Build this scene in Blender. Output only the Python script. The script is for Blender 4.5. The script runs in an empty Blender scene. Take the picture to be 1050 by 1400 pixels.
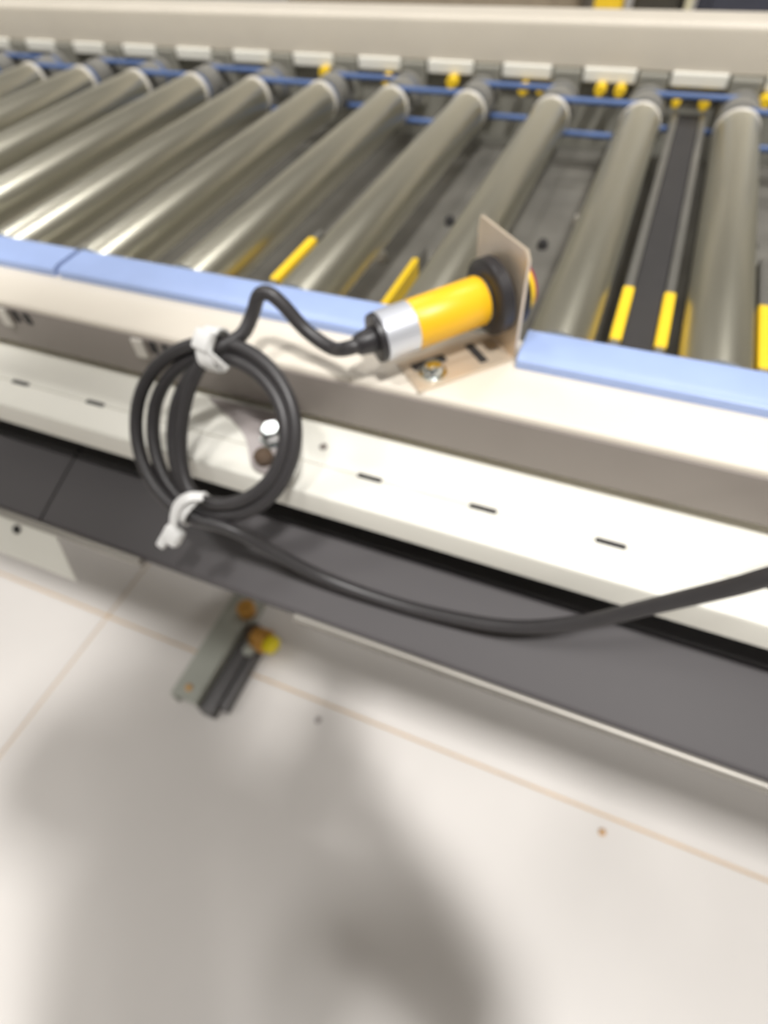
import bpy, bmesh, math, random
from mathutils import Vector, Matrix
random.seed(7)
S = bpy.context.scene
COL = S.collection

# ------------------------------------------------------------------ camera, light, exposure
# units: metres; x runs along the conveyor, y across it (away from the viewer), z up;
# z = 0 is the axis of the conveyor rollers, the hall floor lies at z = -0.75
FLOOR = -0.75
cam_d = bpy.data.cameras.new('camera')
cam = bpy.data.objects.new('camera', cam_d)
COL.objects.link(cam)
cam.location = (-0.0536, 0.0, 0.1833)
cam.rotation_euler = (0.6712, 0.0551, 0.3899)
cam_d.sensor_fit = 'VERTICAL'
cam_d.sensor_height = 36.0
cam_d.lens = 36.0 * 779.5 / 1400.0
cam_d.clip_start = 0.01
cam_d.clip_end = 60
cam_d.dof.use_dof = True            # the whole photograph is soft: lens focused too close
cam_d.dof.focus_distance = 0.10
cam_d.dof.aperture_fstop = 12.5
S.camera = cam

S.view_settings.view_transform = 'Standard'
S.view_settings.look = 'None'
S.view_settings.exposure = 0.07
S.view_settings.gamma = 1.0
S.view_settings.use_curve_mapping = False

W = bpy.data.worlds.new('hall_light')
S.world = W
W.use_nodes = True
bg = W.node_tree.nodes['Background']
bg.inputs[0].default_value = (1.0, 0.965, 0.92, 1)
bg.inputs[1].default_value = 0.3


def lamp(name, loc, target, sx, sy, power, color=(1, 0.985, 0.965)):
    d = bpy.data.lights.new(name, 'AREA')
    d.shape = 'RECTANGLE'
    d.size = sx
    d.size_y = sy
    d.energy = power
    d.color = color
    o = bpy.data.objects.new(name, d)
    COL.objects.link(o)
    o.location = loc
    v = Vector(target) - Vector(loc)
    o.rotation_euler = v.to_track_quat('-Z', 'Y').to_euler()
    return o


CEIL = FLOOR + 4.6
for (lx, ly, sz, pw) in ((1.05, -1.0, 0.34, 170), (-0.60, -1.0, 0.40, 48), (-2.6, 2.4, 0.6, 40), (0.6, 2.8, 0.6, 40), (-3.4, -1.2, 0.6, 45), (3.0, -3.6, 0.6, 45)):
    lamp('hall_lamp', (lx, ly, CEIL - 0.12), (lx, ly, FLOOR), sz, sz, pw)


# ------------------------------------------------------------------ materials
def lin(c):
    return tuple(((v / 255.0) / 12.92 if v <= 10 else (((v / 255.0) + 0.055) / 1.055) ** 2.4) for v in c)


def mat(name, rgb, rough=0.5, metal=0.0, var=0.06, scale=30.0, bump=0.0, bscale=400.0, spec=0.5, stretch=None,
        rvar=0.0, trans=0.0):
    m = bpy.data.materials.new(name)
    m.use_nodes = True
    nt = m.node_tree
    b = nt.nodes['Principled BSDF']
    b.inputs['Roughness'].default_value = rough
    b.inputs['Metallic'].default_value = metal
    b.inputs['Specular IOR Level'].default_value = spec
    if trans:
        b.inputs['Transmission Weight'].default_value = trans
    r, g, bl = lin(rgb)
    tc = nt.nodes.new('ShaderNodeTexCoord')
    mp = nt.nodes.new('ShaderNodeMapping')
    if stretch:
        mp.inputs['Scale'].default_value = stretch
    nt.links.new(tc.outputs['Object'], mp.inputs['Vector'])
    n = nt.nodes.new('ShaderNodeTexNoise')
    n.inputs['Scale'].default_value = scale
    n.inputs['Detail'].default_value = 5
    nt.links.new(mp.outputs['Vector'], n.inputs['Vector'])
    cr = nt.nodes.new('ShaderNodeValToRGB')
    cr.color_ramp.elements[0].position = 0.3
    cr.color_ramp.elements[1].position = 0.7
    cr.color_ramp.elements[0].color = (r * (1 - var), g * (1 - var), bl * (1 - var), 1)
    cr.color_ramp.elements[1].color = (min(1, r * (1 + var)), min(1, g * (1 + var)), min(1, bl * (1 + var)), 1)
    nt.links.new(n.outputs['Fac'], cr.inputs['Fac'])
    nt.links.new(cr.outputs['Color'], b.inputs['Base Color'])
    if rvar:
        mr = nt.nodes.new('ShaderNodeMapRange')
        mr.inputs['To Min'].default_value = max(0.02, rough - rvar)
        mr.inputs['To Max'].default_value = rough + rvar
        nt.links.new(n.outputs['Fac'], mr.inputs['Value'])
        nt.links.new(mr.outputs['Result'], b.inputs['Roughness'])
    if bump:
        n2 = nt.nodes.new('ShaderNodeTexNoise')
        n2.inputs['Scale'].default_value = bscale
        n2.inputs['Detail'].default_value = 3
        nt.links.new(mp.outputs['Vector'], n2.inputs['Vector'])
        bp = nt.nodes.new('ShaderNodeBump')
        bp.inputs['Strength'].default_value = bump
        bp.inputs['Distance'].default_value = 0.001
        nt.links.new(n2.outputs['Fac'], bp.inputs['Height'])
        nt.links.new(bp.outputs['Normal'], b.inputs['Normal'])
    return m


M = {}
M['concrete'] = mat('painted_concrete', (226, 221, 216), 0.42, var=0.03, scale=3, bump=0.1, bscale=300, rvar=0.08)
M['hall_wall'] = mat('hall_wall_paint', (150, 148, 142), 0.7, var=0.03, scale=2)
M['hall_ceiling'] = mat('hall_ceiling_paint', (205, 203, 198), 0.8, var=0.03, scale=2)
M['joint'] = mat('joint_filler', (206, 176, 136), 0.8, var=0.15, scale=14)
M['beige'] = mat('beige_powder_coat', (222, 214, 200), 0.42, var=0.025, scale=25, bump=0.08, bscale=1500)
M['far_beige'] = mat('grey_beige_coat', (204, 196, 182), 0.45, var=0.03, scale=18, bump=0.08, bscale=1500)
M['face'] = mat('grey_face_shade', (142, 134, 128), 0.36, 0.1, var=0.04, scale=8, stretch=(.3, 1, 1))  # darker than the beige coat: the rail front's shade is put into this grey
M['white'] = mat('white_powder_coat', (232, 230, 220), 0.4, var=0.02, scale=25, bump=0.06, bscale=1500)
M['blue'] = mat('blue_plastic', (158, 178, 222), 0.38, var=0.04, scale=40)
M['oring'] = mat('blue_belt', (76, 100, 146), 0.5, var=0.08, scale=60)
M['steel'] = mat('galvanised_roller_steel', (224, 221, 205), 0.36, 1.0, var=0.06, scale=30, stretch=(1, .12, 1), rvar=0.05)
M['hub'] = mat('grey_hub_plastic', (120, 118, 112), 0.5, var=0.06)
M['hub_light'] = mat('pale_bearing_ring', (208, 203, 194), 0.35, var=0.05)
M['pan'] = mat('dark_galvanised_pan', (132, 129, 122), 0.45, 0.5, var=0.16, scale=22, rvar=0.1)
M['wall_plate'] = mat('grey_wall_plate', (150, 148, 138), 0.5, 0.3, var=0.08, scale=30)
M['yellow_cap'] = mat('yellow_plastic', (240, 200, 40), 0.4, var=0.05)
M['rail'] = mat('grey_guide_rail', (140, 138, 132), 0.35, 0.7, var=0.08)
M['black'] = mat('black_rubber', (46, 44, 44), 0.55, var=0.12, scale=40)
M['dark_belt'] = mat('dark_grey_belt', (70, 69, 71), 0.5, var=0.05, scale=20, bump=0.1, bscale=900, stretch=(.2, 1, 1))
M['dark_skirt'] = mat('charcoal_skirt', (84, 81, 82), 0.6, spec=0.3, var=0.05, scale=14, stretch=(.2, 1, 1))
M['edge_steel'] = mat('edge_steel', (150, 146, 139), 0.42, 0.5, var=0.05)
M['sensor_yellow'] = mat('sensor_orange_yellow', (255, 196, 34), 0.38, var=0.02, scale=40)
M['sensor_ring'] = mat('sensor_silver', (222, 225, 233), 0.38, 0.6, var=0.04)
M['sensor_black'] = mat('sensor_black_plastic', (44, 42, 44), 0.42, var=0.06)
M['cable'] = mat('black_cable_jacket', (56, 54, 55), 0.4, var=0.06, scale=80)
M['lens_red'] = mat('red_sensor_lens', (150, 50, 70), 0.15, var=0.04)
M['zinc'] = mat('yellow_zinc_plate', (224, 208, 186), 0.38, 0.5, var=0.1, scale=40)
M['chrome'] = mat('bright_bolt_steel', (222, 228, 228), 0.18, 1.0, var=0.03)
M['tie'] = mat('white_nylon_tie', (240, 240, 238), 0.4, var=0.02)
M['grey_bracket'] = mat('grey_lilac_bracket', (168, 160, 158), 0.4, 0.2, var=0.04)
M['brown'] = mat('rusty_brown', (88, 72, 58), 0.6, 0.2, var=0.2, scale=120)
M['foot'] = mat('grey_green_foot_paint', (176, 178, 168), 0.45, var=0.05, scale=18)
M['foot_dark'] = mat('dark_foot_steel', (96, 94, 94), 0.5, 0.2, var=0.08)
M['orange'] = mat('orange_brass', (206, 152, 72), 0.4, 0.3, var=0.1)
M['bright_yellow'] = mat('bright_yellow_cap', (250, 228, 26), 0.4, var=0.03)
M['skin'] = mat('skin_tone', (206, 160, 132), 0.5, var=0.04)
M['jacket'] = mat('jacket_cloth', (96, 100, 110), 0.85, var=0.1, scale=60)
M['trousers'] = mat('trouser_cloth', (70, 72, 84), 0.85, var=0.1, scale=60)
M['slot'] = mat('slot_dark', (46, 44, 44), 0.7, var=0.05)
M['cabinet'] = mat('navy_cabinet_paint', (58, 60, 72), 0.5, var=0.05)
M['cabinet_black'] = mat('dark_cabinet_paint', (62, 58, 50), 0.5, var=0.05)
M['pale_post'] = mat('pale_post_paint', (206, 200, 170), 0.5, var=0.04)
M['brown_grey'] = mat('brown_grey_panel', (150, 138, 120), 0.5, var=0.06)


# ------------------------------------------------------------------ geometry helpers
def link(name, bm, m, parent=None, smooth=None):
    me = bpy.data.meshes.new(name)
    bm.normal_update()
    bm.to_mesh(me)
    bm.free()
    me.materials.append(M[m] if isinstance(m, str) else m)
    if smooth:
        me.polygons.foreach_set('use_smooth', [True] * len(me.polygons))
        me.set_sharp_from_angle(angle=math.radians(smooth))
    o = bpy.data.objects.new(name, me)
    COL.objects.link(o)
    if parent is not None:
        o.parent = parent
        o.matrix_parent_inverse = world_of(parent).inverted()
    return o


def world_of(o):
    m = o.matrix_basis.copy()
    if o.parent is not None:
        m = world_of(o.parent) @ o.matrix_parent_inverse @ m
    return m


def empty(name, loc, label=None, cat=None, group=None):
    o = bpy.data.objects.new(name, None)
    o.empty_display_size = 0.02
    COL.objects.link(o)
    o.location = loc
    if label:
        o['label'] = label
    if cat:
        o['category'] = cat
    if group:
        o['group'] = group
    return o


def tag(o, label, cat, group=None):
    o['label'] = label
    o['category'] = cat
    if group:
        o['group'] = group
    return o


def copy_part(src, parent, offset):
    c = src.copy()
    COL.objects.link(c)
    c.parent = parent
    c.matrix_parent_inverse = src.matrix_parent_inverse
    c.location = Vector(src.location) + Vector(offset)
    return c


def box(bm, c, s, rot=None, bev=0.0, seg=2):
    r = bmesh.ops.create_cube(bm, size=1.0)
    vs = r['verts']
    bmesh.ops.scale(bm, vec=Vector(s), verts=vs)
    if bev:
        es = list({e for v in vs for e in v.link_edges})
        q = bmesh.ops.bevel(bm, geom=es, offset=bev, segments=seg, affect='EDGES', profile=0.5)
        vs = list({v for f in q['faces'] for v in f.verts} | {v for v in vs if v.is_valid})
    if rot is not None:
        bmesh.ops.rotate(bm, cent=(0, 0, 0), matrix=rot, verts=vs)
    bmesh.ops.translate(bm, vec=Vector(c), verts=vs)
    return vs


def prism(bm, pts, x0, x1, axis='x'):
    """closed (y, z) outline swept along x (or (x, z) along y, (x, y) along z)"""
    def P(p, t):
        if axis == 'x':
            return (t, p[0], p[1])
        if axis == 'y':
            return (p[0], t, p[1])
        return (p[0], p[1], t)
    a = [bm.verts.new(P(p, x0)) for p in pts]
    b = [bm.verts.new(P(p, x1)) for p in pts]
    n = len(pts)
    fs = []
    for i in range(n):
        fs.append(bm.faces.new((a[i], a[(i + 1) % n], b[(i + 1) % n], b[i])))
    fs.append(bm.faces.new(a[::-1]))
    fs.append(bm.faces.new(b))
    bmesh.ops.recalc_face_normals(bm, faces=fs)
    return a + b


def fillet(pts, rad, seg=4):
    """round the corners of a closed polygon; rad is one value or one per corner"""
    out = []
    n = len(pts)
    for i in range(n):
        r = rad[i] if isinstance(rad, (list, tuple)) else rad
        p = Vector(pts[i])
        a = (Vector(pts[i - 1]) - p)
        b = (Vector(pts[(i + 1) % n]) - p)
        if r <= 0:
            out.append(tuple(p))
            continue
        r = min(r, a.length * 0.48, b.length * 0.48)
        pa = p + a.normalized() * r
        pb = p + b.normalized() * r
        for k in range(seg + 1):
            t = k / seg
            q = pa * (1 - t) ** 2 + p * 2 * t * (1 - t) + pb * t * t
            out.append(tuple(q))
    return out


def lathe(bm, prof, origin, axis, seg=32, cap=True):
    """prof: (distance along axis, radius) pairs"""
    ax = Vector(axis).normalized()
    up = Vector((0, 0, 1)) if abs(ax.z) < 0.9 else Vector((1, 0, 0))
    e1 = ax.cross(up).normalized()
    e2 = ax.cross(e1).normalized()
    o = Vector(origin)
    rings = []
    vs = []
    for s, r in prof:
        ring = []
        for k in range(seg):
            t = 2 * math.pi * k / seg
            v = bm.verts.new(o + ax * s + (e1 * math.cos(t) + e2 * math.sin(t)) * r)
            ring.append(v)
            vs.append(v)
        rings.append(ring)
    fs = []
    for i in range(len(rings) - 1):
        for k in range(seg):
            fs.append(bm.faces.new((rings[i][k], rings[i][(k + 1) % seg], rings[i + 1][(k + 1) % seg], rings[i + 1][k])))
    if cap:
        fs.append(bm.faces.new(rings[0][::-1]))
        fs.append(bm.faces.new(rings[-1]))
    bmesh.ops.recalc_face_normals(bm, faces=fs)
    return vs


def catmull(pts, step=6):
    P = [Vector(p) for p in pts]
    P = [P[0] * 2 - P[1]] + P + [P[-1] * 2 - P[-2]]
    out = []
    for i in range(1, len(P) - 2):
        for k in range(step):
            t = k / step
            a, b, c, d = P[i - 1], P[i], P[i + 1], P[i + 2]
            out.append(0.5 * ((2 * b) + (c - a) * t + (2 * a - 5 * b + 4 * c - d) * t * t + (3 * b - a - 3 * c + d) * t ** 3))
    out.append(P[-2])
    return out


def sweep(bm, path, rad, seg=12, closed=False, flat=None):
    """tube (or flat strip when flat=(w, t)) along a path of vectors"""
    n = len(path)
    rings = []
    ref = None
    for i, p in enumerate(path):
        if closed:
            tg = path[(i + 1) % n] - path[i - 1]
        else:
            tg = path[min(i + 1, n - 1)] - path[max(i - 1, 0)]
        tg.normalize()
        if ref is None:
            ref = Vector((0, 0, 1)) if abs(tg.z) < 0.9 else Vector((1, 0, 0))
        e1 = (ref - tg * ref.dot(tg)).normalized()
        e2 = tg.cross(e1)
        ref = e1
        r = rad[i] if isinstance(rad, list) else rad
        rings.append([bm.verts.new(p + (e1 * math.cos(2 * math.pi * k / seg) + e2 * math.sin(2 * math.pi * k / seg)) * r)
                      for k in range(seg)])
    fs = []
    m = n if closed else n - 1
    for i in range(m):
        A, B = rings[i], rings[(i + 1) % n]
        for k in range(seg):
            fs.append(bm.faces.new((A[k], A[(k + 1) % seg], B[(k + 1) % seg], B[k])))
    if not closed:
        fs.append(bm.faces.new(rings[0][::-1]))
        fs.append(bm.faces.new(rings[-1]))
    bmesh.ops.recalc_face_normals(bm, faces=fs)


# ------------------------------------------------------------------ setting: floor of slabs
bm = bmesh.new()
box(bm, (0.62 - 1.4, 1.658, FLOOR - 0.0535), (14.2, 14.2, 0.1))
floor = link('floor', bm, 'joint')
floor['kind'] = 'structure'
slab_src = None
for i in range(-5, 5):
    for j in range(-5, 5):
        cx = -0.78 + 1.4 * i + 0.7
        cy = 0.2585 + 1.4 * j + 0.7
        if slab_src is None:
            bm = bmesh.new()
            box(bm, (0, 0, 0), (1.3965, 1.3965, 0.0195), bev=0.0012, seg=1)
            slab_src = link('floor_slab', bm, 'concrete', floor)
            slab_src.location = (cx, cy, FLOOR - 0.00975)
        else:
            c = slab_src.copy()
            COL.objects.link(c)
            c.location = (cx, cy, FLOOR - 0.00975)

# hall shell
HX0, HX1, HY0, HY1 = -6.3, 5.0, -5.2, 6.8
for nm, c, sz, m in (('wall_left', (HX0, (HY0 + HY1) / 2, FLOOR + 2.3), (0.1, HY1 - HY0, 4.6), 'hall_wall'),
                     ('wall_right', (HX1, (HY0 + HY1) / 2, FLOOR + 2.3), (0.1, HY1 - HY0, 4.6), 'hall_wall'),
                     ('wall_back', ((HX0 + HX1) / 2, HY1, FLOOR + 2.3), (HX1 - HX0, 0.1, 4.6), 'hall_wall'),
                     ('wall_front', ((HX0 + HX1) / 2, HY0, FLOOR + 2.3), (HX1 - HX0, 0.1, 4.6), 'hall_wall'),
                     ('ceiling', ((HX0 + HX1) / 2, (HY0 + HY1) / 2, CEIL + 0.05), (HX1 - HX0 + .1, HY1 - HY0 + .1, 0.1), 'hall_ceiling')):
    bm = bmesh.new()
    box(bm, c, sz)
    link(nm, bm, m)['kind'] = 'structure'

# ------------------------------------------------------------------ roller conveyor
X0, X1 = -1.35, 0.78
PITCH = 0.075
RR = 0.0166
RZ = -0.0022
conv = empty('roller_conveyor', (-0.4, 0.45, -0.05),
             'long conveyor of grey steel rollers between beige side rails', 'conveyor')

# near side rail: rounded beige channel
bm = bmesh.new()
top = fillet([(0.251, 0.008), (0.1966, 0.008), (0.1966, -0.0225), (0.215, -0.0225), (0.215, -0.020), (0.1991, -0.020),
              (0.1991, 0.0055), (0.251, 0.0055)], [0, 0.003, 0.002, 0, 0, 0.001, 0.001, 0], 4)
prism(bm, top, X0, X1)
link('side_rail', bm, 'beige', conv, smooth=35)
bm = bmesh.new()  # thin sheet added over the beige front, coloured dark to stand for its shade
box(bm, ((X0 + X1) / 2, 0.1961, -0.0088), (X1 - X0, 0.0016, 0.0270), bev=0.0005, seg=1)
link('shade_face', bm, 'face', conv)['label'] = 'front face of the beige side rail, its shade coloured in as grey'

# inner plate carrying the near roller ends
bm = bmesh.new()
box(bm, ((X0 + X1) / 2, 0.2525, -0.0215), (X1 - X0, 0.002, 0.052))
link('inner_plate', bm, 'wall_plate', conv)

# blue plastic guard strips in three lengths
for (a, b) in ((X0, -0.3785), (-0.3745, -0.140), (-0.0895, X1)):
    bm = bmesh.new()
    pr = fillet([(0.2285, 0.0081), (0.2285, 0.0128), (0.2325, 0.014), (0.253, 0.0142), (0.253, 0.0081)],
                [0, 0.001, 0.002, 0.0015, 0], 3)
    prism(bm, pr, a, b)
    link('guard_strip', bm, 'blue', conv, smooth=40)

# white lower rail: two strips with a seam between and dark slot plugs in the seam
bm = bmesh.new()
prism(bm, fillet([(0.262, -0.0295), (0.1702, -0.0295), (0.1702, -0.036), (0.262, -0.036)], [0, 0.0005, 0, 0], 2), X0, X1)
link('white_rail', bm, 'white', conv, smooth=40)
bm = bmesh.new()
prism(bm, fillet([(0.1696, -0.0295), (0.1508, -0.0300), (0.1508, -0.046), (0.1528, -0.046), (0.1528, -0.034), (0.1696, -0.034)],
                 [0.0004, 0.002, 0, 0, 0, 0], 3), X0, X1)
link('white_rail', bm, 'white', conv, smooth=40)
bm = bmesh.new()
box(bm, ((X0 + X1) / 2, 0.1699, -0.0345), (X1 - X0, 0.006, 0.0015))
link('seam_backing', bm, 'slot', conv)
src = None
for k in range(-13, 20):
    x = -0.0268 - 0.0586 * k
    if src is None:
        bm = bmesh.new()
        box(bm, (x, 0.1699, -0.0312), (0.0135, 0.0034, 0.0042), bev=0.0008)
        src = link('rail_slot', bm, 'slot', conv)
        x00 = x
    else:
        copy_part(src, conv, (x - x00, 0, 0))

# clips and slots on the face of the side rail
for x in (-0.2925, -0.3945, -0.62):
    bm = bmesh.new()
    box(bm, (x, 0.1943, -0.002), (0.008, 0.002, 0.012), bev=0.0008)
    link('rail_clip', bm, 'hub_light', conv)
    for dx in (0.0095, 0.0185):
        bm = bmesh.new()
        box(bm, (x + dx, 0.1952, 0.000), (0.005, 0.0006, 0.0075), bev=0.0007)
        link('rail_hole', bm, 'slot', conv)

# pan below the rollers, with a few fasteners
bm = bmesh.new()
box(bm, ((X0 + X1) / 2, 0.458, -0.047), (X1 - X0, 0.386, 0.003))
link('under_pan', bm, 'pan', conv)
for k, (x, y, r_, m_) in enumerate(((-0.118, 0.452, 0.004, 'slot'), (-0.1245, 0.418, 0.004, 'hub_light'), (-0.1, 0.50, 0.0035, 'hub_light'),
                                    (-0.235, 0.40, 0.0055, 'hub_light'), (-0.20, 0.47, 0.004, 'slot'), (-0.19, 0.52, 0.0045, 'hub_light'),
                                    (0.03, 0.49, 0.004, 'slot'), (0.035, 0.42, 0.004, 'hub_light'))):
    bm = bmesh.new()
    lathe(bm, [(0, r_), (0.004, r_), (0.006, r_ * .7)], (x, y, -0.0455), (0, 0, 1), 16)
    link('pan_bolt', bm, m_, conv, smooth=40)

# far side: back plate, hangers, white spacers, big beige rail
bm = bmesh.new()
box(bm, ((X0 + X1) / 2, 0.662, -0.013), (X1 - X0 + 0.4, 0.004, 0.072))
link('back_plate', bm, 'wall_plate', conv)
bm = bmesh.new()
pr = fillet([(0.655, 0.0185), (0.655, 0.053), (0.697, 0.053), (0.697, -0.05), (0.6945, -0.05), (0.6945, 0.0505), (0.66, 0.0505),
             (0.66, 0.0185)], [0.002, 0.006, 0.004, 0, 0, 0.001, 0.001, 0], 5)
prism(bm, pr, X0 - 0.3, X1 + 0.1)
link('side_rail', bm, 'far_beige', conv, smooth=35)['label'] = 'taller grey beige rail on the far side'

# rollers
KS = list(range(-8, 17))


def roller_x(k):
    return -PITCH * (k - 2)          # k = 2 stands at x = 0


proto = {}
for k in KS:
    x = roller_x(k)
    if not proto:
        bm = bmesh.new()
        lathe(bm, [(0.2545, RR - .001), (0.255, RR), (0.5885, RR), (0.590, RR - 0.001)], (x, 0, RZ), (0, 1, 0), 40)
        tube = link('roller', bm, 'steel', conv, smooth=35)
        bm = bmesh.new()
        lathe(bm, [(0.5885, RR - .0006), (0.5895, RR + 0.0005), (0.5925, RR + 0.0005), (0.5935, RR - .002)], (x, 0, RZ), (0, 1, 0), 32)
        ring = link('bearing_ring', bm, 'hub_light', tube, smooth=35)
        bm = bmesh.new()
        g = RR - 0.0015
        lathe(bm, [(0.593, g), (0.5945, g + .0015), (0.5965, g - .0045), (0.6015, g - .0045), (0.6035, g + .0015), (0.6225, g + .0015),
                   (0.6245, g - .0045), (0.6295, g - .0045), (0.6315, g + .0015), (0.637, g + .0015), (0.638, 0.004), (0.650, 0.004)],
              (x, 0, RZ), (0, 1, 0), 28)
        hub = link('drive_hub', bm, 'hub', tube, smooth=35)
        bm = bmesh.new()
        box(bm, (x, 0.655, 0.0005), (0.026, 0.012, 0.036), bev=0.002)
        hang = link('roller_hanger', bm, 'wall_plate', conv)
        bm = bmesh.new()
        box(bm, (x - PITCH / 2, 0.6565, 0.0145), (0.046, 0.009, 0.011), bev=0.0015)
        blk = link('white_spacer', bm, 'white', conv)
        px = x
        proto = dict(tube=tube, ring=ring, hub=hub, hang=hang, blk=blk)
    else:
        d = (x - px, 0, 0)
        t = copy_part(tube, conv, d)
        for c_ in (ring, hub):
            c = c_.copy()
            COL.objects.link(c)
            c.parent = t
            c.matrix_parent_inverse = c_.matrix_parent_inverse
        copy_part(hang, conv, d)
        copy_part(blk, conv, d)


def oring(k, y, m='oring'):
    """blue drive belt linking roller k with roller k+1 in the groove at y"""
    xa, xb = roller_x(k + 1), roller_x(k)
    r = RR - 0.0042
    path = []
    n = 10
    for i in range(n + 1):
        a = math.pi / 2 + math.pi * i / n
        path.append(Vector((xa + r * math.cos(a), y, RZ + r * math.sin(a))))
    for i in range(1, 6):
        path.append(Vector((xa + (xb - xa) * i / 6, y, RZ - r)))
    for i in range(n + 1):
        a = -math.pi / 2 + math.pi * i / n
        path.append(Vector((xb + r * math.cos(a), y, RZ + r * math.sin(a))))
    for i in range(1, 6):
        path.append(Vector((xb + (xa - xb) * i / 6, y, RZ + r)))
    bm = bmesh.new()
    sweep(bm, path, 0.0027, 8, closed=True)
    link('drive_belt', bm, m, conv, smooth=60)


for k in range(-8, 16):
    oring(k, 0.599 if k % 2 else 0.627)

# guide rails with yellow ends in the gaps between rollers
def guide(x, ya, yb, zt, cap_a=None, w=0.0052):
    bm = bmesh.new()
    box(bm, (x, (ya + yb) / 2, zt - 0.009), (w, yb - ya, 0.018), bev=0.0006)
    r = link('guide_rail', bm, 'rail', conv)
    if cap_a:
        bm = bmesh.new()
        box(bm, (x, (cap_a[0] + cap_a[1]) / 2, zt - 0.007), (w + 0.0012, cap_a[1] - cap_a[0], 0.0165), bev=0.0012)
        c = link('rail_end_cap', bm, 'yellow_cap', r)
        c['label'] = 'yellow end cap'


guide(-0.0482, 0.268, 0.64, -0.005, (0.286, 0.340))
guide(-0.0254, 0.268, 0.64, -0.005, (0.286, 0.340))
bm = bmesh.new()
box(bm, (-0.0368, 0.455, -0.018), (0.0176, 0.374, 0.022), bev=0.001)
link('transfer_belt', bm, 'black', conv)
guide(-0.2615, 0.268, 0.36, -0.008, (0.29, 0.347))
guide(-0.197, 0.268, 0.40, -0.030, (0.31, 0.38), 0.0036)
guide(0.0245, 0.268, 0.40, -0.007, (0.286, 0.345))

# yellow caps along the far plate (centre x, z, radius)
for x, z, r_ in ((-0.397, 0.007, .0050), (-0.3265, 0.004, .0048), (-0.2575, 0.005, .0058), (-0.187, 0.003, .0052), (-0.171, 0.003, .0034),
                 (-0.1173, 0.006, .0052), (-0.1002, 0.006, .0050), (-0.0508, 0.000, .0038), (-0.0280, 0.000, .0046), (0.0184, 0.004, .0055),
                 (-0.468, 0.004, .0032)):
    bm = bmesh.new()
    lathe(bm, [(0, r_ * .75), (0.002, r_), (0.010, r_), (0.012, r_ * .9)], (x, 0.641, z), (0, 1, 0), 18)
    link('yellow_cap', bm, 'yellow_cap', conv, smooth=40)

# rounded grey tab with a bright bolt lying on the white rail below the face
bm = bmesh.new()
tab = fillet([(-0.2030, 0.1945), (-0.256, 0.1945), (-0.2195, 0.1760), (-0.2030, 0.1535), (-0.186, 0.1535)], [0.001, 0.002, 0.03, 0.006, 0.004], 6)
prism(bm, tab, -0.0293, -0.0268, axis='z')
br = link('rail_tab', bm, 'grey_bracket', conv, smooth=40)
bm = bmesh.new()
lathe(bm, [(0, 0.0085), (0.0015, 0.0085), (0.0016, 0.0062), (0.0085, 0.0062), (0.0095, 0.0048)], (-0.2015, 0.1765, -0.0267), (0, -0.15, 1), 6)
bo = link('bolt', bm, 'chrome', br)
bo['label'] = 'bright hexagon bolt'
bm = bmesh.new()
lathe(bm, [(0, 0.0050), (0.005, 0.0050), (0.007, 0.003)], (-0.1985, 0.1610, -0.0267), (0, -.2, 1), 14)
link('stud', bm, 'brown', br, smooth=40)
bm = bmesh.new()
lathe(bm, [(0, 0.0022), (0.0008, 0.0022), (0.0012, 0.001)], (-0.1755, 0.1815, -0.0293), (0, 0, 1), 12)
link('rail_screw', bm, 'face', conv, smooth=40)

# ------------------------------------------------------------------ dark lower belt conveyor
low = empty('belt_conveyor', (-0.4, 0.3, -0.1), 'dark grey belt run with a thin steel lip under the white rail', 'conveyor')
for (a, b) in ((X0, -0.3615), (-0.3600, X1 + .1)):
    bm = bmesh.new()
    prism(bm, fillet([(0.50, -0.080), (0.1635, -0.080), (0.1635, -0.096), (0.50, -0.096)], [0, .002, 0, 0], 3), a, b)
    link('belt', bm, 'dark_belt', low, smooth=40)
    bm = bmesh.new()
    prism(bm, fillet([(0.1630, -0.0812), (0.118, -0.097), (0.1175, -0.102), (0.45, -0.115), (0.45, -0.1), (0.1628, -0.0965)],
                     [.002, .003, .002, 0, 0, 0], 3), a, b)
    link('skirt', bm, 'dark_skirt', low, smooth=40)
for (a, b) in ((X0, -0.279), (-0.172, X1 + .1)):
    bm = bmesh.new()
    prism(bm, fillet([(0.1174, -0.0972), (0.1150, -0.0972), (0.1138, -0.0990), (0.1140, -0.1035), (0.135, -0.1060), (0.135, -0.1045), (0.1174, -0.1025)],
                     [.0004, .001, .001, .001, 0, 0, 0], 2), a, b)
    link('steel_lip', bm, 'edge_steel', low, smooth=40)
bm = bmesh.new()
prism(bm, [(0.16, -0.105), (0.60, -0.105), (0.60, -0.16), (0.20, -0.16)], X0, X1 + .1)
link('underside_box', bm, 'foot_dark', low)
# white end plate sloping outward below the lip on the left
bm = bmesh.new()
vs = prism(bm, [(0.1165, -0.1045), (0.0985, -0.1225), (0.0985, -0.1255), (0.1165, -0.1075)], -1.2, -0.352)
for v in vs:
    if v.co.x > -0.5 and v.co.y < 0.11:
        v.co.x = -0.329
wp = link('white_end_plate', bm, 'white', low)
bm = bmesh.new()
lathe(bm, [(0, .003), (0.001, .003), (0.002, .002)], (-0.383, 0.1118, -0.1090), (0, -0.7, 0.7), 14)
link('plate_screw', bm, 'slot', wp, smooth=40)

# ------------------------------------------------------------------ sensor bracket and sensor
B = Vector((-0.0912, 0.2342, 0.008))
U = Vector((0.6865, 0.7272, 0))
Wd = Vector((-0.7272, 0.6865, 0))
brk = empty('sensor_bracket', tuple(B - U * 0.026 + Wd * 0.01), 'bent steel angle plate carrying the yellow sensor on the beige rail', 'bracket')
frame = Matrix((U, Wd, Vector((0, 0, 1)))).transposed()


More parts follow.
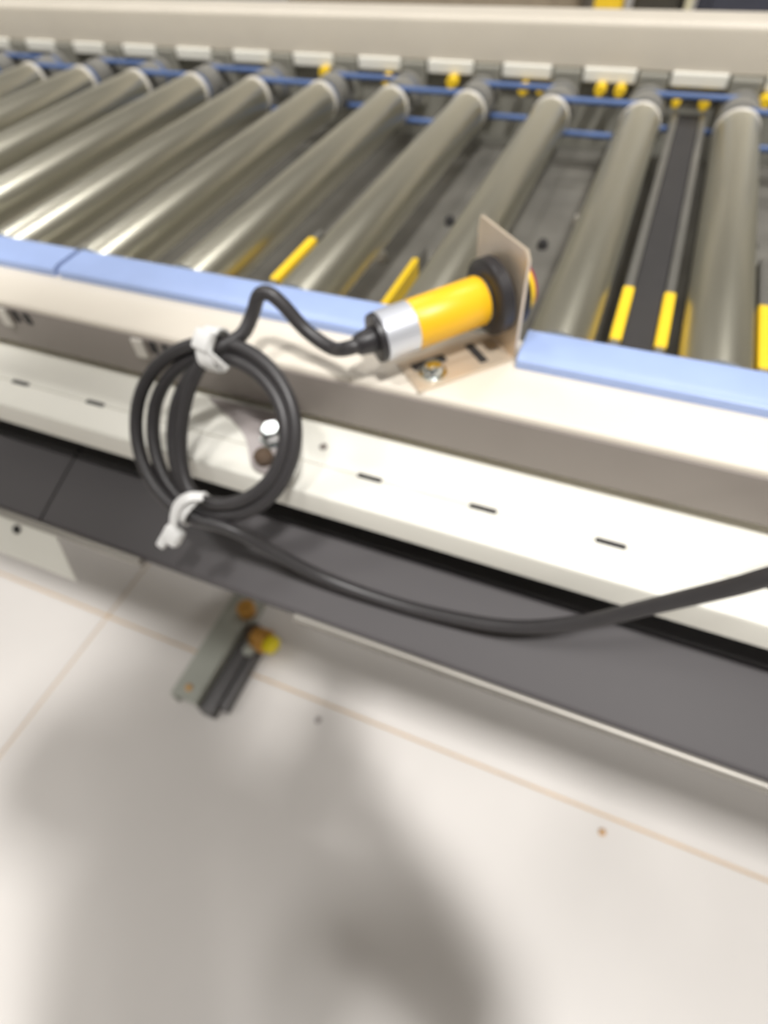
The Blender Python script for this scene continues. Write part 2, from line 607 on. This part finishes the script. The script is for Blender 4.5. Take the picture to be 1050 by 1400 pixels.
def loc(s, w, z):
    return B + U * s + Wd * w + Vector((0, 0, z))


def plate_with_hole(outline, hole, t0, t1, to3d):
    """flat plate with a round hole: outline and hole rings bridged"""
    bm = bmesh.new()
    n = len(outline)
    fs = []
    rings = {}
    for t in (t0, t1):
        rings[t] = ([bm.verts.new(to3d(p, t)) for p in outline], [bm.verts.new(to3d(p, t)) for p in hole])
    for k in range(n):
        j = (k + 1) % n
        for t in (t0, t1):
            o, h = rings[t]
            fs.append(bm.faces.new((o[k], o[j], h[j], h[k])))
        fs.append(bm.faces.new((rings[t0][0][k], rings[t0][0][j], rings[t1][0][j], rings[t1][0][k])))
        fs.append(bm.faces.new((rings[t0][1][k], rings[t0][1][j], rings[t1][1][j], rings[t1][1][k])))
    bmesh.ops.recalc_face_normals(bm, faces=fs)
    return bm


# upright plate (w, z) with the sensor hole
hc = (0.0185, 0.0265)
ol, hl = [], []
N = 48
for k in range(N):
    a = 2 * math.pi * k / N + math.pi / 4
    d = (math.cos(a), math.sin(a))
    lx = (0.0405 - hc[0]) if d[0] > 0 else (hc[0] - 0.0)
    lz = (0.054 - hc[1]) if d[1] > 0 else (hc[1] - 0.0004)
    s = min(lx / abs(d[0]) if abs(d[0]) > 1e-6 else 9, lz / abs(d[1]) if abs(d[1]) > 1e-6 else 9)
    ol.append((hc[0] + d[0] * s, hc[1] + d[1] * s))
    hl.append((hc[0] + d[0] * 0.0120, hc[1] + d[1] * 0.0120))
bm = plate_with_hole(ol, hl, -0.0008, 0.0008, lambda p, t: loc(t, p[0], p[1]))
link('upright_plate', bm, 'zinc', brk)
# base plate with bolt slot
bm = bmesh.new()
box(bm, (0, 0, 0), (0.0525, 0.0245, 0.0016), bev=0.0004, seg=1)
bmesh.ops.transform(bm, matrix=Matrix.Translation(loc(-0.026, 0.01225, 0.0009)) @ frame.to_4x4(), verts=bm.verts)
base = link('base_plate', bm, 'zinc', brk)
for (s, w, sx, sw) in ((-0.0145, 0.0122, 0.0045, 0.016), (-0.0385, 0.0165, 0.018, 0.0055)):
    bm = bmesh.new()
    box(bm, (0, 0, 0), (sx, sw, 0.0006), bev=0.0002, seg=1)
    bmesh.ops.transform(bm, matrix=Matrix.Translation(loc(s, w, 0.0018)) @ frame.to_4x4(), verts=bm.verts)
    link('slot', bm, 'slot', base)
bm = bmesh.new()
o_ = loc(-0.0405, 0.0085, 0.0017)
lathe(bm, [(0, 0.0068), (0.0012, 0.0068), (0.0013, 0.0052), (0.003, 0.0052), (0.0052, 0.0042), (0.0062, 0.0022)], o_, (0, 0, 1), 20)
bb = link('bolt', bm, 'chrome', brk, smooth=30)
bb['label'] = 'bright round headed bolt'

sen = empty('photoelectric_sensor', tuple(loc(-0.03, 0.0205, 0.030)),
            'yellow cylindrical sensor with silver collar and black nuts in the angle plate', 'sensor')
pit = math.radians(3.0)
AX = (U * math.cos(pit) + Vector((0, 0, 1)) * math.sin(pit)).normalized()
O = loc(0.0, 0.0185, 0.0265)
R0 = 0.0113


def seg_part(name, prof, m, n=40, smooth=35, parent=None):
    bm = bmesh.new()
    lathe(bm, prof, O, AX, n)
    return link(name, bm, m, parent or sen, smooth=smooth)


q = R0
seg_part('cable_gland', [(-0.0655, q * .75), (-0.0652, q * .97), (-0.0628, q), (-0.0625, q * .93)], 'sensor_black')
seg_part('silver_collar', [(-0.0625, q * .97), (-0.0621, q * 1.01), (-0.0471, q * 1.01), (-0.0465, q * .97)], 'sensor_ring')
seg_part('body', [(-0.0467, q * .97), (-0.0462, q), (-0.0118, q), (-0.0106, q * .93)], 'sensor_yellow')
pr = [(-0.0108, q * .92)]
s = -0.0104
while s < 0.0080:
    pr += [(s, q * .93), (s + .0007, q * .985)]
    s += 0.0014
pr += [(0.0095, q * .93)]
seg_part('threaded_front', pr, 'sensor_black')
for a, b, rn in ((-0.0095, -0.0020, 0.0178), (0.0021, 0.0068, 0.0165)):
    bm = bmesh.new()
    prof = [(a, q), (a + .0002, rn - .002), (a + .0014, rn), (b - .0008, rn), (b, rn - .0012), (b + .0001, q)]
    lathe(bm, prof, O, AX, 48)
    # grip notches round the rim of the nut
    link('clamp_nut', bm, 'sensor_black', sen, smooth=35)
seg_part('lens_rim', [(0.0090, q * .98), (0.0094, q * 1.06), (0.0112, q * 1.06), (0.0116, q)], 'yellow_cap')['label'] = 'thin yellow rim'
seg_part('lens', [(0.0114, q * 1.02), (0.0130, q * .98), (0.0140, q * .7), (0.0142, q * .1)], 'lens_red')['label'] = 'dark red lens'
# strain relief
bm = bmesh.new()
lathe(bm, [(-0.0655, .0058), (-0.0665, .0060), (-0.070, .0054), (-0.0735, .0048), (-0.0745, .0040)], O, AX, 20)
link('strain_relief', bm, 'sensor_black', sen, smooth=40)

# ------------------------------------------------------------------ cable: sensor tail, coil, long sag
P0 = Vector((-0.2167, 0.155, -0.0044))
EA = Vector((1, 0, 0))
EB = Vector((0, -0.6773, -0.7357))
EN = Vector((0, 0.7357, -0.6773))


def coil(a, b, n=0.0):
    return P0 + EA * a + EB * b + EN * n


tail0 = O + AX * -0.0715
pts = [tail0, tail0 - AX * 0.006, Vector((-0.1700, 0.1965, 0.0235)), Vector((-0.1842, 0.199, 0.0285)), Vector((-0.1945, 0.200, 0.0390)),
       Vector((-0.2012, 0.200, 0.0440)), Vector((-0.2065, 0.199, 0.0425)), Vector((-0.2097, 0.195, 0.0346)),
       Vector((-0.2132, 0.187, 0.0275))]
left = [0.0180, 0.0258, 0.0400, 0.0470, 0.0470]
right = [0.0385, 0.0400, 0.0430, 0.0430]
topr = [0.0385, 0.0345, 0.0370, 0.0410, 0.0410]
bot = [0.0365, 0.0400, 0.0430, 0.0465, 0.0465]
dep = [-0.003, 0.001, 0.005, 0.0005, -0.003]
C0a, C0b = -0.001, 0.001
NT = 36
turns = 3
total = int(NT * (turns + 0.5))
for i in range(2, total + 1):
    t = i / NT
    k = min(int(t), turns)
    fr = t - k
    ang = 2 * math.pi * fr
    sa, ca = math.sin(ang), math.cos(ang)          # start at the top, run down the left, back up the right
    if sa >= 0:
        ra = left[k]
    else:
        ra = right[min(k, 3)]
    if ca >= 0:
        rb = topr[k] if fr < 0.5 else topr[k + 1]
    else:
        rb = bot[k]
    dn = dep[k] * (1 - fr) + dep[k + 1] * fr
    pts.append(coil(C0a - ra * sa, C0b - rb * ca, dn))
pts += [Vector((-0.1990, 0.1235, -0.0400)), Vector((-0.1800, 0.127, -0.0560)), Vector((-0.1569, 0.131, -0.0725)), Vector((-0.1250, 0.134, -0.0805)),
        Vector((-0.0944, 0.135, -0.0788)), Vector((-0.0578, 0.135, -0.0671)), Vector((-0.0285, 0.137, -0.0455)), Vector((-0.0063, 0.139, -0.0200)),
        Vector((0.0114, 0.14, 0.0019)), Vector((0.0190, 0.14, 0.0135)), Vector((0.040, 0.145, 0.034)), Vector((0.075, 0.165, 0.047)),
        Vector((0.12, 0.195, 0.040)), Vector((0.17, 0.215, 0.018)), Vector((0.21, 0.217, 0.0128)), Vector((0.29, 0.216, 0.0128)), Vector((0.50, 0.214, 0.0128)), Vector((0.76, 0.216, 0.0128))]
bm = bmesh.new()
sweep(bm, catmull(pts, 4), 0.0034, 12)
cab = link('sensor_cable', bm, 'cable', None, smooth=60)
tag(cab, 'black cable coiled in loops by the yellow sensor and sagging to the right', 'cable')


# ------------------------------------------------------------------ zip ties
def strap(pts3, w, t, wdir):
    """flat strap of width w along wdir and thickness t through the points"""
    bm = bmesh.new()
    P = catmull(pts3, 5)
    rings = []
    for i, p in enumerate(P):
        tg = (P[min(i + 1, len(P) - 1)] - P[max(i - 1, 0)]).normalized()
        wv = (wdir - tg * wdir.dot(tg)).normalized()
        nv = tg.cross(wv)
        rings.append([bm.verts.new(p + wv * sw * w / 2 + nv * sn * t / 2) for sw, sn in ((-1, -1), (1, -1), (1, 1), (-1, 1))])
    fs = []
    for i in range(len(rings) - 1):
        for k in range(4):
            fs.append(bm.faces.new((rings[i][k], rings[i][(k + 1) % 4], rings[i + 1][(k + 1) % 4], rings[i + 1][k])))
    fs.append(bm.faces.new(rings[0][::-1]))
    fs.append(bm.faces.new(rings[-1]))
    bmesh.ops.recalc_face_normals(bm, faces=fs)
    return bm


t1 = empty('zip_tie', tuple(coil(-0.009, -0.036, -0.004)), 'wide white tie wrapped round the top of the cable coil', 'zip tie')
loop = []
for i in range(15):
    a = 2 * math.pi * i / 14
    loop.append(coil(-0.0075 + 0.0006 * math.cos(a), -0.0365 + 0.0098 * math.cos(a), -0.0005 + 0.0088 * math.sin(a)))
bm = strap(loop, 0.0085, 0.0012, EA)
link('strap', bm, 'tie', t1, smooth=45)
bm = bmesh.new()
box(bm, (0, 0, 0), (0.0095, 0.0100, 0.0060), bev=0.0015)
mt = Matrix((EA, EB, EN)).transposed().to_4x4()
bmesh.ops.transform(bm, matrix=Matrix.Translation(coil(-0.0085, -0.0392, -0.0088)) @ mt @ Matrix.Rotation(0.15, 4, 'Z'), verts=bm.verts)
link('tie_head', bm, 'tie', t1, smooth=45)
bm = strap([coil(-0.005, -0.034, -0.010), coil(-0.001, -0.0315, -0.0075), coil(0.0025, -0.0285, -0.004)], 0.004, 0.001, EA)
link('tie_tail', bm, 'tie', t1, smooth=45)

t2 = empty('zip_tie', tuple(coil(-0.008, 0.043, -0.004)), 'narrow white tie with a hanging head at the bottom of the coil', 'zip tie')
loop = []
for i in range(15):
    a = 2 * math.pi * i / 14
    loop.append(coil(-0.0055 - 0.0045 * math.cos(a), 0.0430 + 0.0085 * math.cos(a), 0.0005 + 0.0078 * math.sin(a)))
bm = strap(loop, 0.0040, 0.0011, (EA * 0.9 + EB * 0.45))
link('strap', bm, 'tie', t2, smooth=45)
bm = strap([coil(0.0030, 0.0335, -0.0070), coil(-0.003, 0.0350, -0.0098), coil(-0.0085, 0.0405, -0.0095), coil(-0.0112, 0.048, -0.0075), coil(-0.012, 0.056, -0.005)],
           0.0044, 0.0013, (EA * 0.9 + EB * 0.45))
link('tie_tail', bm, 'tie', t2, smooth=45)
bm = bmesh.new()
box(bm, (0, 0, 0), (0.0100, 0.0095, 0.0065), bev=0.0018)
box(bm, (-0.0035, 0.0068, 0), (0.0048, 0.0065, 0.0030), bev=0.001)
bmesh.ops.transform(bm, matrix=Matrix.Translation(coil(-0.0120, 0.0580, -0.005)) @ mt @ Matrix.Rotation(0.35, 4, 'Z'), verts=bm.verts)
link('tie_head', bm, 'tie', t2, smooth=45)

# ------------------------------------------------------------------ support foot on the floor
foot = empty('support_foot', (-0.5, 0.26, FLOOR), 'grey channel foot with yellow cap on the floor under the conveyor', 'support')


def fbox(name, c, sz, m, bev=0.002):
    bm = bmesh.new()
    box(bm, (c[0], c[1], FLOOR + c[2]), sz, bev=bev)
    return link(name, bm, m, foot, smooth=40)


def fpin(name, prof, c, axis, n, m, smooth=40):
    bm = bmesh.new()
    lathe(bm, prof, (c[0], c[1], FLOOR + c[2]), axis, n)
    return link(name, bm, m, foot, smooth=smooth)


# inverted channel lying across the conveyor
bm = bmesh.new()
ch = fillet([(-0.557, 0.0), (-0.557, 0.040), (-0.506, 0.040), (-0.506, 0.0), (-0.510, 0.0), (-0.510, 0.036), (-0.553, 0.036), (-0.553, 0.0)],
            [0, .005, .005, 0, 0, .002, .002, 0], 3)
prism(bm, [(x, z + FLOOR) for x, z in ch], 0.170, 0.80, axis='y')
link('foot_channel', bm, 'foot', foot, smooth=40)
fbox('clamp_bar', (-0.491, 0.232, 0.0130), (0.026, 0.130, 0.026), 'foot_dark')
fbox('clamp_bar', (-0.4685, 0.243, 0.0110), (0.014, 0.120, 0.022), 'foot_dark')
fbox('upright', (-0.531, 0.45, 0.3145), (0.045, 0.05, 0.547), 'foot', bev=0.004)
fpin('screw', [(0, .0055), (0.002, .0055), (0.003, .003)], (-0.5310, 0.189, 0.040), (0, 0, 1), 14, 'orange')
fpin('washer', [(0, .0105), (0.004, .0105), (0.005, .008)], (-0.478, 0.286, 0.026), (0, 0, 1), 18, 'foot')
fpin('adjuster_knob', [(0, .019), (0.014, .021), (0.024, .021), (0.029, .016)], (-0.477, 0.312, 0.028), (0.85, -0.15, 0.25), 20, 'orange')
fpin('yellow_cap', [(0, .0165), (0.010, .0165), (0.013, .0125), (0.014, .004)], (-0.446, 0.3066, 0.037), (0.85, -0.3, 0.25), 6, 'bright_yellow', 30)
fpin('brass_nut', [(0, .016), (0.018, .016), (0.022, .012)], (-0.512, 0.345, 0.040), (0, 0, 1), 18, 'orange')
fpin('rusty_nut', [(0, .017), (0.018, .017), (0.021, .012)], (-0.487, 0.318, 0.014), (0, 0, 1), 6, 'brown', 30)

# crumbs on the floor
for (x, y, r_, m_, lb) in ((0.1297, 0.2347, 0.005, 'orange', 'small orange crumb on the white floor right of centre'),
                           (-0.3196, 0.2285, 0.005, 'grey_bracket', 'small grey speck of grit on the floor right of the foot')):
    bm = bmesh.new()
    r = bmesh.ops.create_icosphere(bm, subdivisions=2, radius=r_)
    for v in bm.verts:
        v.co *= 0.8 + 0.35 * random.random()
        v.co.z *= 0.5
    bmesh.ops.translate(bm, vec=(x, y, FLOOR + r_ * 0.42), verts=bm.verts)
    tag(link('floor_crumb', bm, m_, None, smooth=60), lb, 'debris')


# ------------------------------------------------------------------ things beyond the far rail
def tower(name, x0, x1, y, d, h, m, label, cat, bands=True):
    e = empty(name, ((x0 + x1) / 2, y + d / 2, FLOOR), label, cat)
    bm = bmesh.new()
    box(bm, ((x0 + x1) / 2, y + d / 2, FLOOR + h / 2), (x1 - x0, d, h), bev=0.006)
    link('body', bm, m, e, smooth=40)
    bm = bmesh.new()
    box(bm, ((x0 + x1) / 2, y + d / 2, FLOOR + 0.02), (x1 - x0 + 0.004, d + 0.004, 0.04), bev=0.002)
    link('base', bm, m, e, smooth=40)
    if bands:
        bm = bmesh.new()
        box(bm, ((x0 + x1) / 2, y - 0.004, FLOOR + h * 0.6), ((x1 - x0) * 0.84, 0.012, h * 0.6), bev=0.003)
        link('door', bm, m, e)
    return e


tower('bollard', -0.335, -0.258, 2.2, 0.08, 0.95, 'yellow_cap', 'yellow post standing beyond the far rail', 'post', False)
tower('cabinet', -0.235, -0.100, 2.25, 0.3, 1.0, 'cabinet_black', 'dark brown cabinet right of the yellow post', 'cabinet')
tower('pale_post', -0.094, -0.074, 2.2, 0.03, 1.0, 'pale_post', 'thin pale post between the two dark cabinets', 'post', False)
tower('cabinet', -0.066, 0.40, 2.25, 0.35, 1.0, 'cabinet', 'navy grey cabinet at the right beyond the far rail', 'cabinet')
tower('cabinet', -1.45, -0.40, 2.4, 0.35, 0.9, 'brown_grey', 'low brown grey cabinet left of the yellow post', 'cabinet')


# ------------------------------------------------------------------ the photographer, whose shadow lies on the floor
def skin(name, verts, edges, root, m, parent, sub=2):
    names = list(verts)
    me = bpy.data.meshes.new(name)
    me.from_pydata([verts[n][0] for n in names], [(names.index(a), names.index(b)) for a, b in edges], [])
    me.materials.append(M[m])
    o = bpy.data.objects.new(name, me)
    COL.objects.link(o)
    o.parent = parent
    o.matrix_parent_inverse = Matrix.Translation(parent.location).inverted()
    md = o.modifiers.new('skin', 'SKIN')
    md.use_smooth_shade = True
    for k, n in enumerate(names):
        r = verts[n][1]
        sv = me.skin_vertices[0].data[k]
        sv.radius = r if isinstance(r, tuple) else (r, r)
        sv.use_root = n in root
    sb = o.modifiers.new('subdivision', 'SUBSURF')
    sb.levels = sub
    sb.render_levels = sub
    return o


def hh(x, y, h):
    return (x, y + 0.06, FLOOR + h)


person = empty('person', hh(0.0, -0.45, 0.0), 'person standing at the near side of the conveyor holding up a phone', 'person')
CR = cam.rotation_euler.to_matrix()
CP = Vector(cam.location)


def ph(x, y, z):
    """point given in the phone's own axes (right, up, towards the holder)"""
    return CP + CR @ Vector((x, y, z))


PCX, PCY = 0.018, -0.060                        # centre of the phone seen from its lens
bv = {'pelvis': (hh(0, -.46, .93), .10), 'waist': (hh(0, -.43, 1.07), .10), 'chest': (hh(0, -.37, 1.25), .11), 'collar': (hh(0, -.32, 1.39), .07),
      'neck': (hh(0, -.28, 1.455), .052), 'jaw': (hh(0, -.225, 1.515), (.062, .07)), 'brow': (hh(0, -.205, 1.60), (.075, .092)), 'crown': (hh(0, -.215, 1.675), (.06, .075))}
be = [('pelvis', 'waist'), ('waist', 'chest'), ('chest', 'collar'), ('collar', 'neck'), ('neck', 'jaw'), ('jaw', 'brow'), ('brow', 'crown')]
roots = ['pelvis']
jv = {'hip': (hh(0, -.465, .82), (.185, .14)), 'belly': (hh(0, -.455, .95), (.165, .125)), 'waist': (hh(0, -.43, 1.07), (.155, .115)), 'chest': (hh(0, -.37, 1.25), (.165, .12)), 'collar': (hh(0, -.325, 1.39), (.085, .07))}
je = [('hip', 'belly'), ('belly', 'waist'), ('waist', 'chest'), ('chest', 'collar')]
tv = {'pelvis': (hh(0, -.46, .96), (.115, .085))}
te = []
for sd, sg in (('r', 1), ('l', -1)):
    elbow = hh(.27 * sg, -.33, 1.06)
    wrist = ph(PCX + .075 * sg, PCY - .085, .050)
    palm = ph(PCX + .056 * sg, PCY - .040, .032)
    bv.update({'sh' + sd: (hh(.17 * sg, -.335, 1.345), .055), 'el' + sd: (elbow, .042), 'wr' + sd: (tuple(wrist), .027), 'pa' + sd: (tuple(palm), (.034, .017))})
    be += [('collar', 'sh' + sd), ('sh' + sd, 'el' + sd), ('el' + sd, 'wr' + sd), ('wr' + sd, 'pa' + sd)]
    for q, (dy, ln) in enumerate(((.030, .9), (.010, 1.0), (-.010, .95), (-.029, .75))):
        a = palm + CR @ Vector((-.004 * sg, dy, .004))
        b = ph(PCX + .052 * sg, PCY - .040 + dy * 1.1, .006)
        c = ph(PCX + (.052 - .012 * ln) * sg, PCY - .040 + dy * 1.1 + .004, -.0125)
        d = ph(PCX + (.052 - .034 * ln) * sg, PCY - .040 + dy * 1.05 + .006, -.0135)
        n = ['f%d%s%s' % (q, sd, t) for t in 'abcd']
        for nm, p, r in zip(n, (a, b, c, d), (.0095, .0088, .0078, .0068)):
            bv[nm] = (tuple(p), r)
        be += list(zip(n, n[1:]))
        roots.append(n[0])
    n = ['th%s%s' % (sd, t) for t in 'abc']
    for nm, p, r in zip(n, (ph(PCX + .060 * sg, PCY - .060, .036), ph(PCX + .046 * sg, PCY - .040, .032), ph(PCX + .024 * sg, PCY - .022, .022)), (.012, .0105, .0085)):
        bv[nm] = (tuple(p), r)
    be += list(zip(n, n[1:]))
    roots.append(n[0])
    we = Vector(elbow).lerp(wrist, .86)
    jv.update({'sh' + sd: (hh(.175 * sg, -.335, 1.345), .075), 'el' + sd: (elbow, .058), 'cf' + sd: (tuple(we), .042)})
    je += [('collar', 'sh' + sd), ('sh' + sd, 'el' + sd), ('el' + sd, 'cf' + sd)]
    tv.update({'th' + sd: (hh(.085 * sg, -.46, .80), .088), 'kn' + sd: (hh(.105 * sg, -.44, .48), .070), 'an' + sd: (hh(.12 * sg, -.48, .06), .058)})
    te += [('pelvis', 'th' + sd), ('th' + sd, 'kn' + sd), ('kn' + sd, 'an' + sd)]
skin('body', bv, be, roots, 'skin', person)
skin('jacket', jv, je, ['hip'], 'jacket', person)
skin('trousers', tv, te, ['pelvis'], 'trousers', person)
for sg in (1, -1):
    x = .12 * sg
    skin('shoe', {'heel': (hh(x, -.50, .050), .045), 'mid': (hh(x, -.42, .048), .045), 'toe': (hh(x, -.32, .038), .036)},
         [('heel', 'mid'), ('mid', 'toe')], ['heel'], 'black', person)
    bm = bmesh.new()
    bmesh.ops.create_uvsphere(bm, u_segments=16, v_segments=10, radius=.010)
    bmesh.ops.translate(bm, vec=hh(.029 * sg, -.136, 1.580), verts=bm.verts)
    link('eye', bm, 'tie', person, smooth=60)
bm = bmesh.new()
bmesh.ops.create_uvsphere(bm, u_segments=24, v_segments=16, radius=1)
for v in bm.verts:
    v.co = Vector((v.co.x * .088, v.co.y * .108, v.co.z * .095 if v.co.z > 0 else v.co.z * .02))
bmesh.ops.rotate(bm, cent=(0, 0, 0), matrix=Matrix.Rotation(math.radians(24), 3, 'X'), verts=bm.verts)
bmesh.ops.translate(bm, vec=hh(0, -.222, 1.622), verts=bm.verts)
link('hair', bm, 'black', person, smooth=60)
for nm, c, sz in (('ear', (.071, -.215, 1.565), (.011, .020, .032)), ('ear', (-.071, -.215, 1.565), (.011, .020, .032)), ('nose', (0, -.134, 1.545), (.014, .020, .024))):
    bm = bmesh.new()
    bmesh.ops.create_uvsphere(bm, u_segments=14, v_segments=10, radius=1)
    bmesh.ops.scale(bm, vec=Vector(sz), verts=bm.verts)
    bmesh.ops.translate(bm, vec=hh(*c), verts=bm.verts)
    link(nm, bm, 'skin', person, smooth=60)
bm = bmesh.new()
box(bm, (0, 0, 0), (.036, .010, .010), bev=.004)
bmesh.ops.translate(bm, vec=hh(0, -.150, 1.500), verts=bm.verts)
link('mouth', bm, 'lens_red', person, smooth=60)

phone = empty('phone', tuple(ph(PCX, PCY, .009)), 'dark phone held up in both hands of the person', 'phone')
pm = Matrix.Translation(CP) @ CR.to_4x4()
bm = bmesh.new()
box(bm, (PCX, PCY, .0100), (.072, .150, .0078), bev=.0035)
bmesh.ops.transform(bm, matrix=pm, verts=bm.verts)
link('casing', bm, 'black', phone, smooth=40)
bm = bmesh.new()
box(bm, (PCX, PCY, .0141), (.066, .142, .0006), bev=.0002)
bmesh.ops.transform(bm, matrix=pm, verts=bm.verts)
link('screen', bm, 'sensor_black', phone)
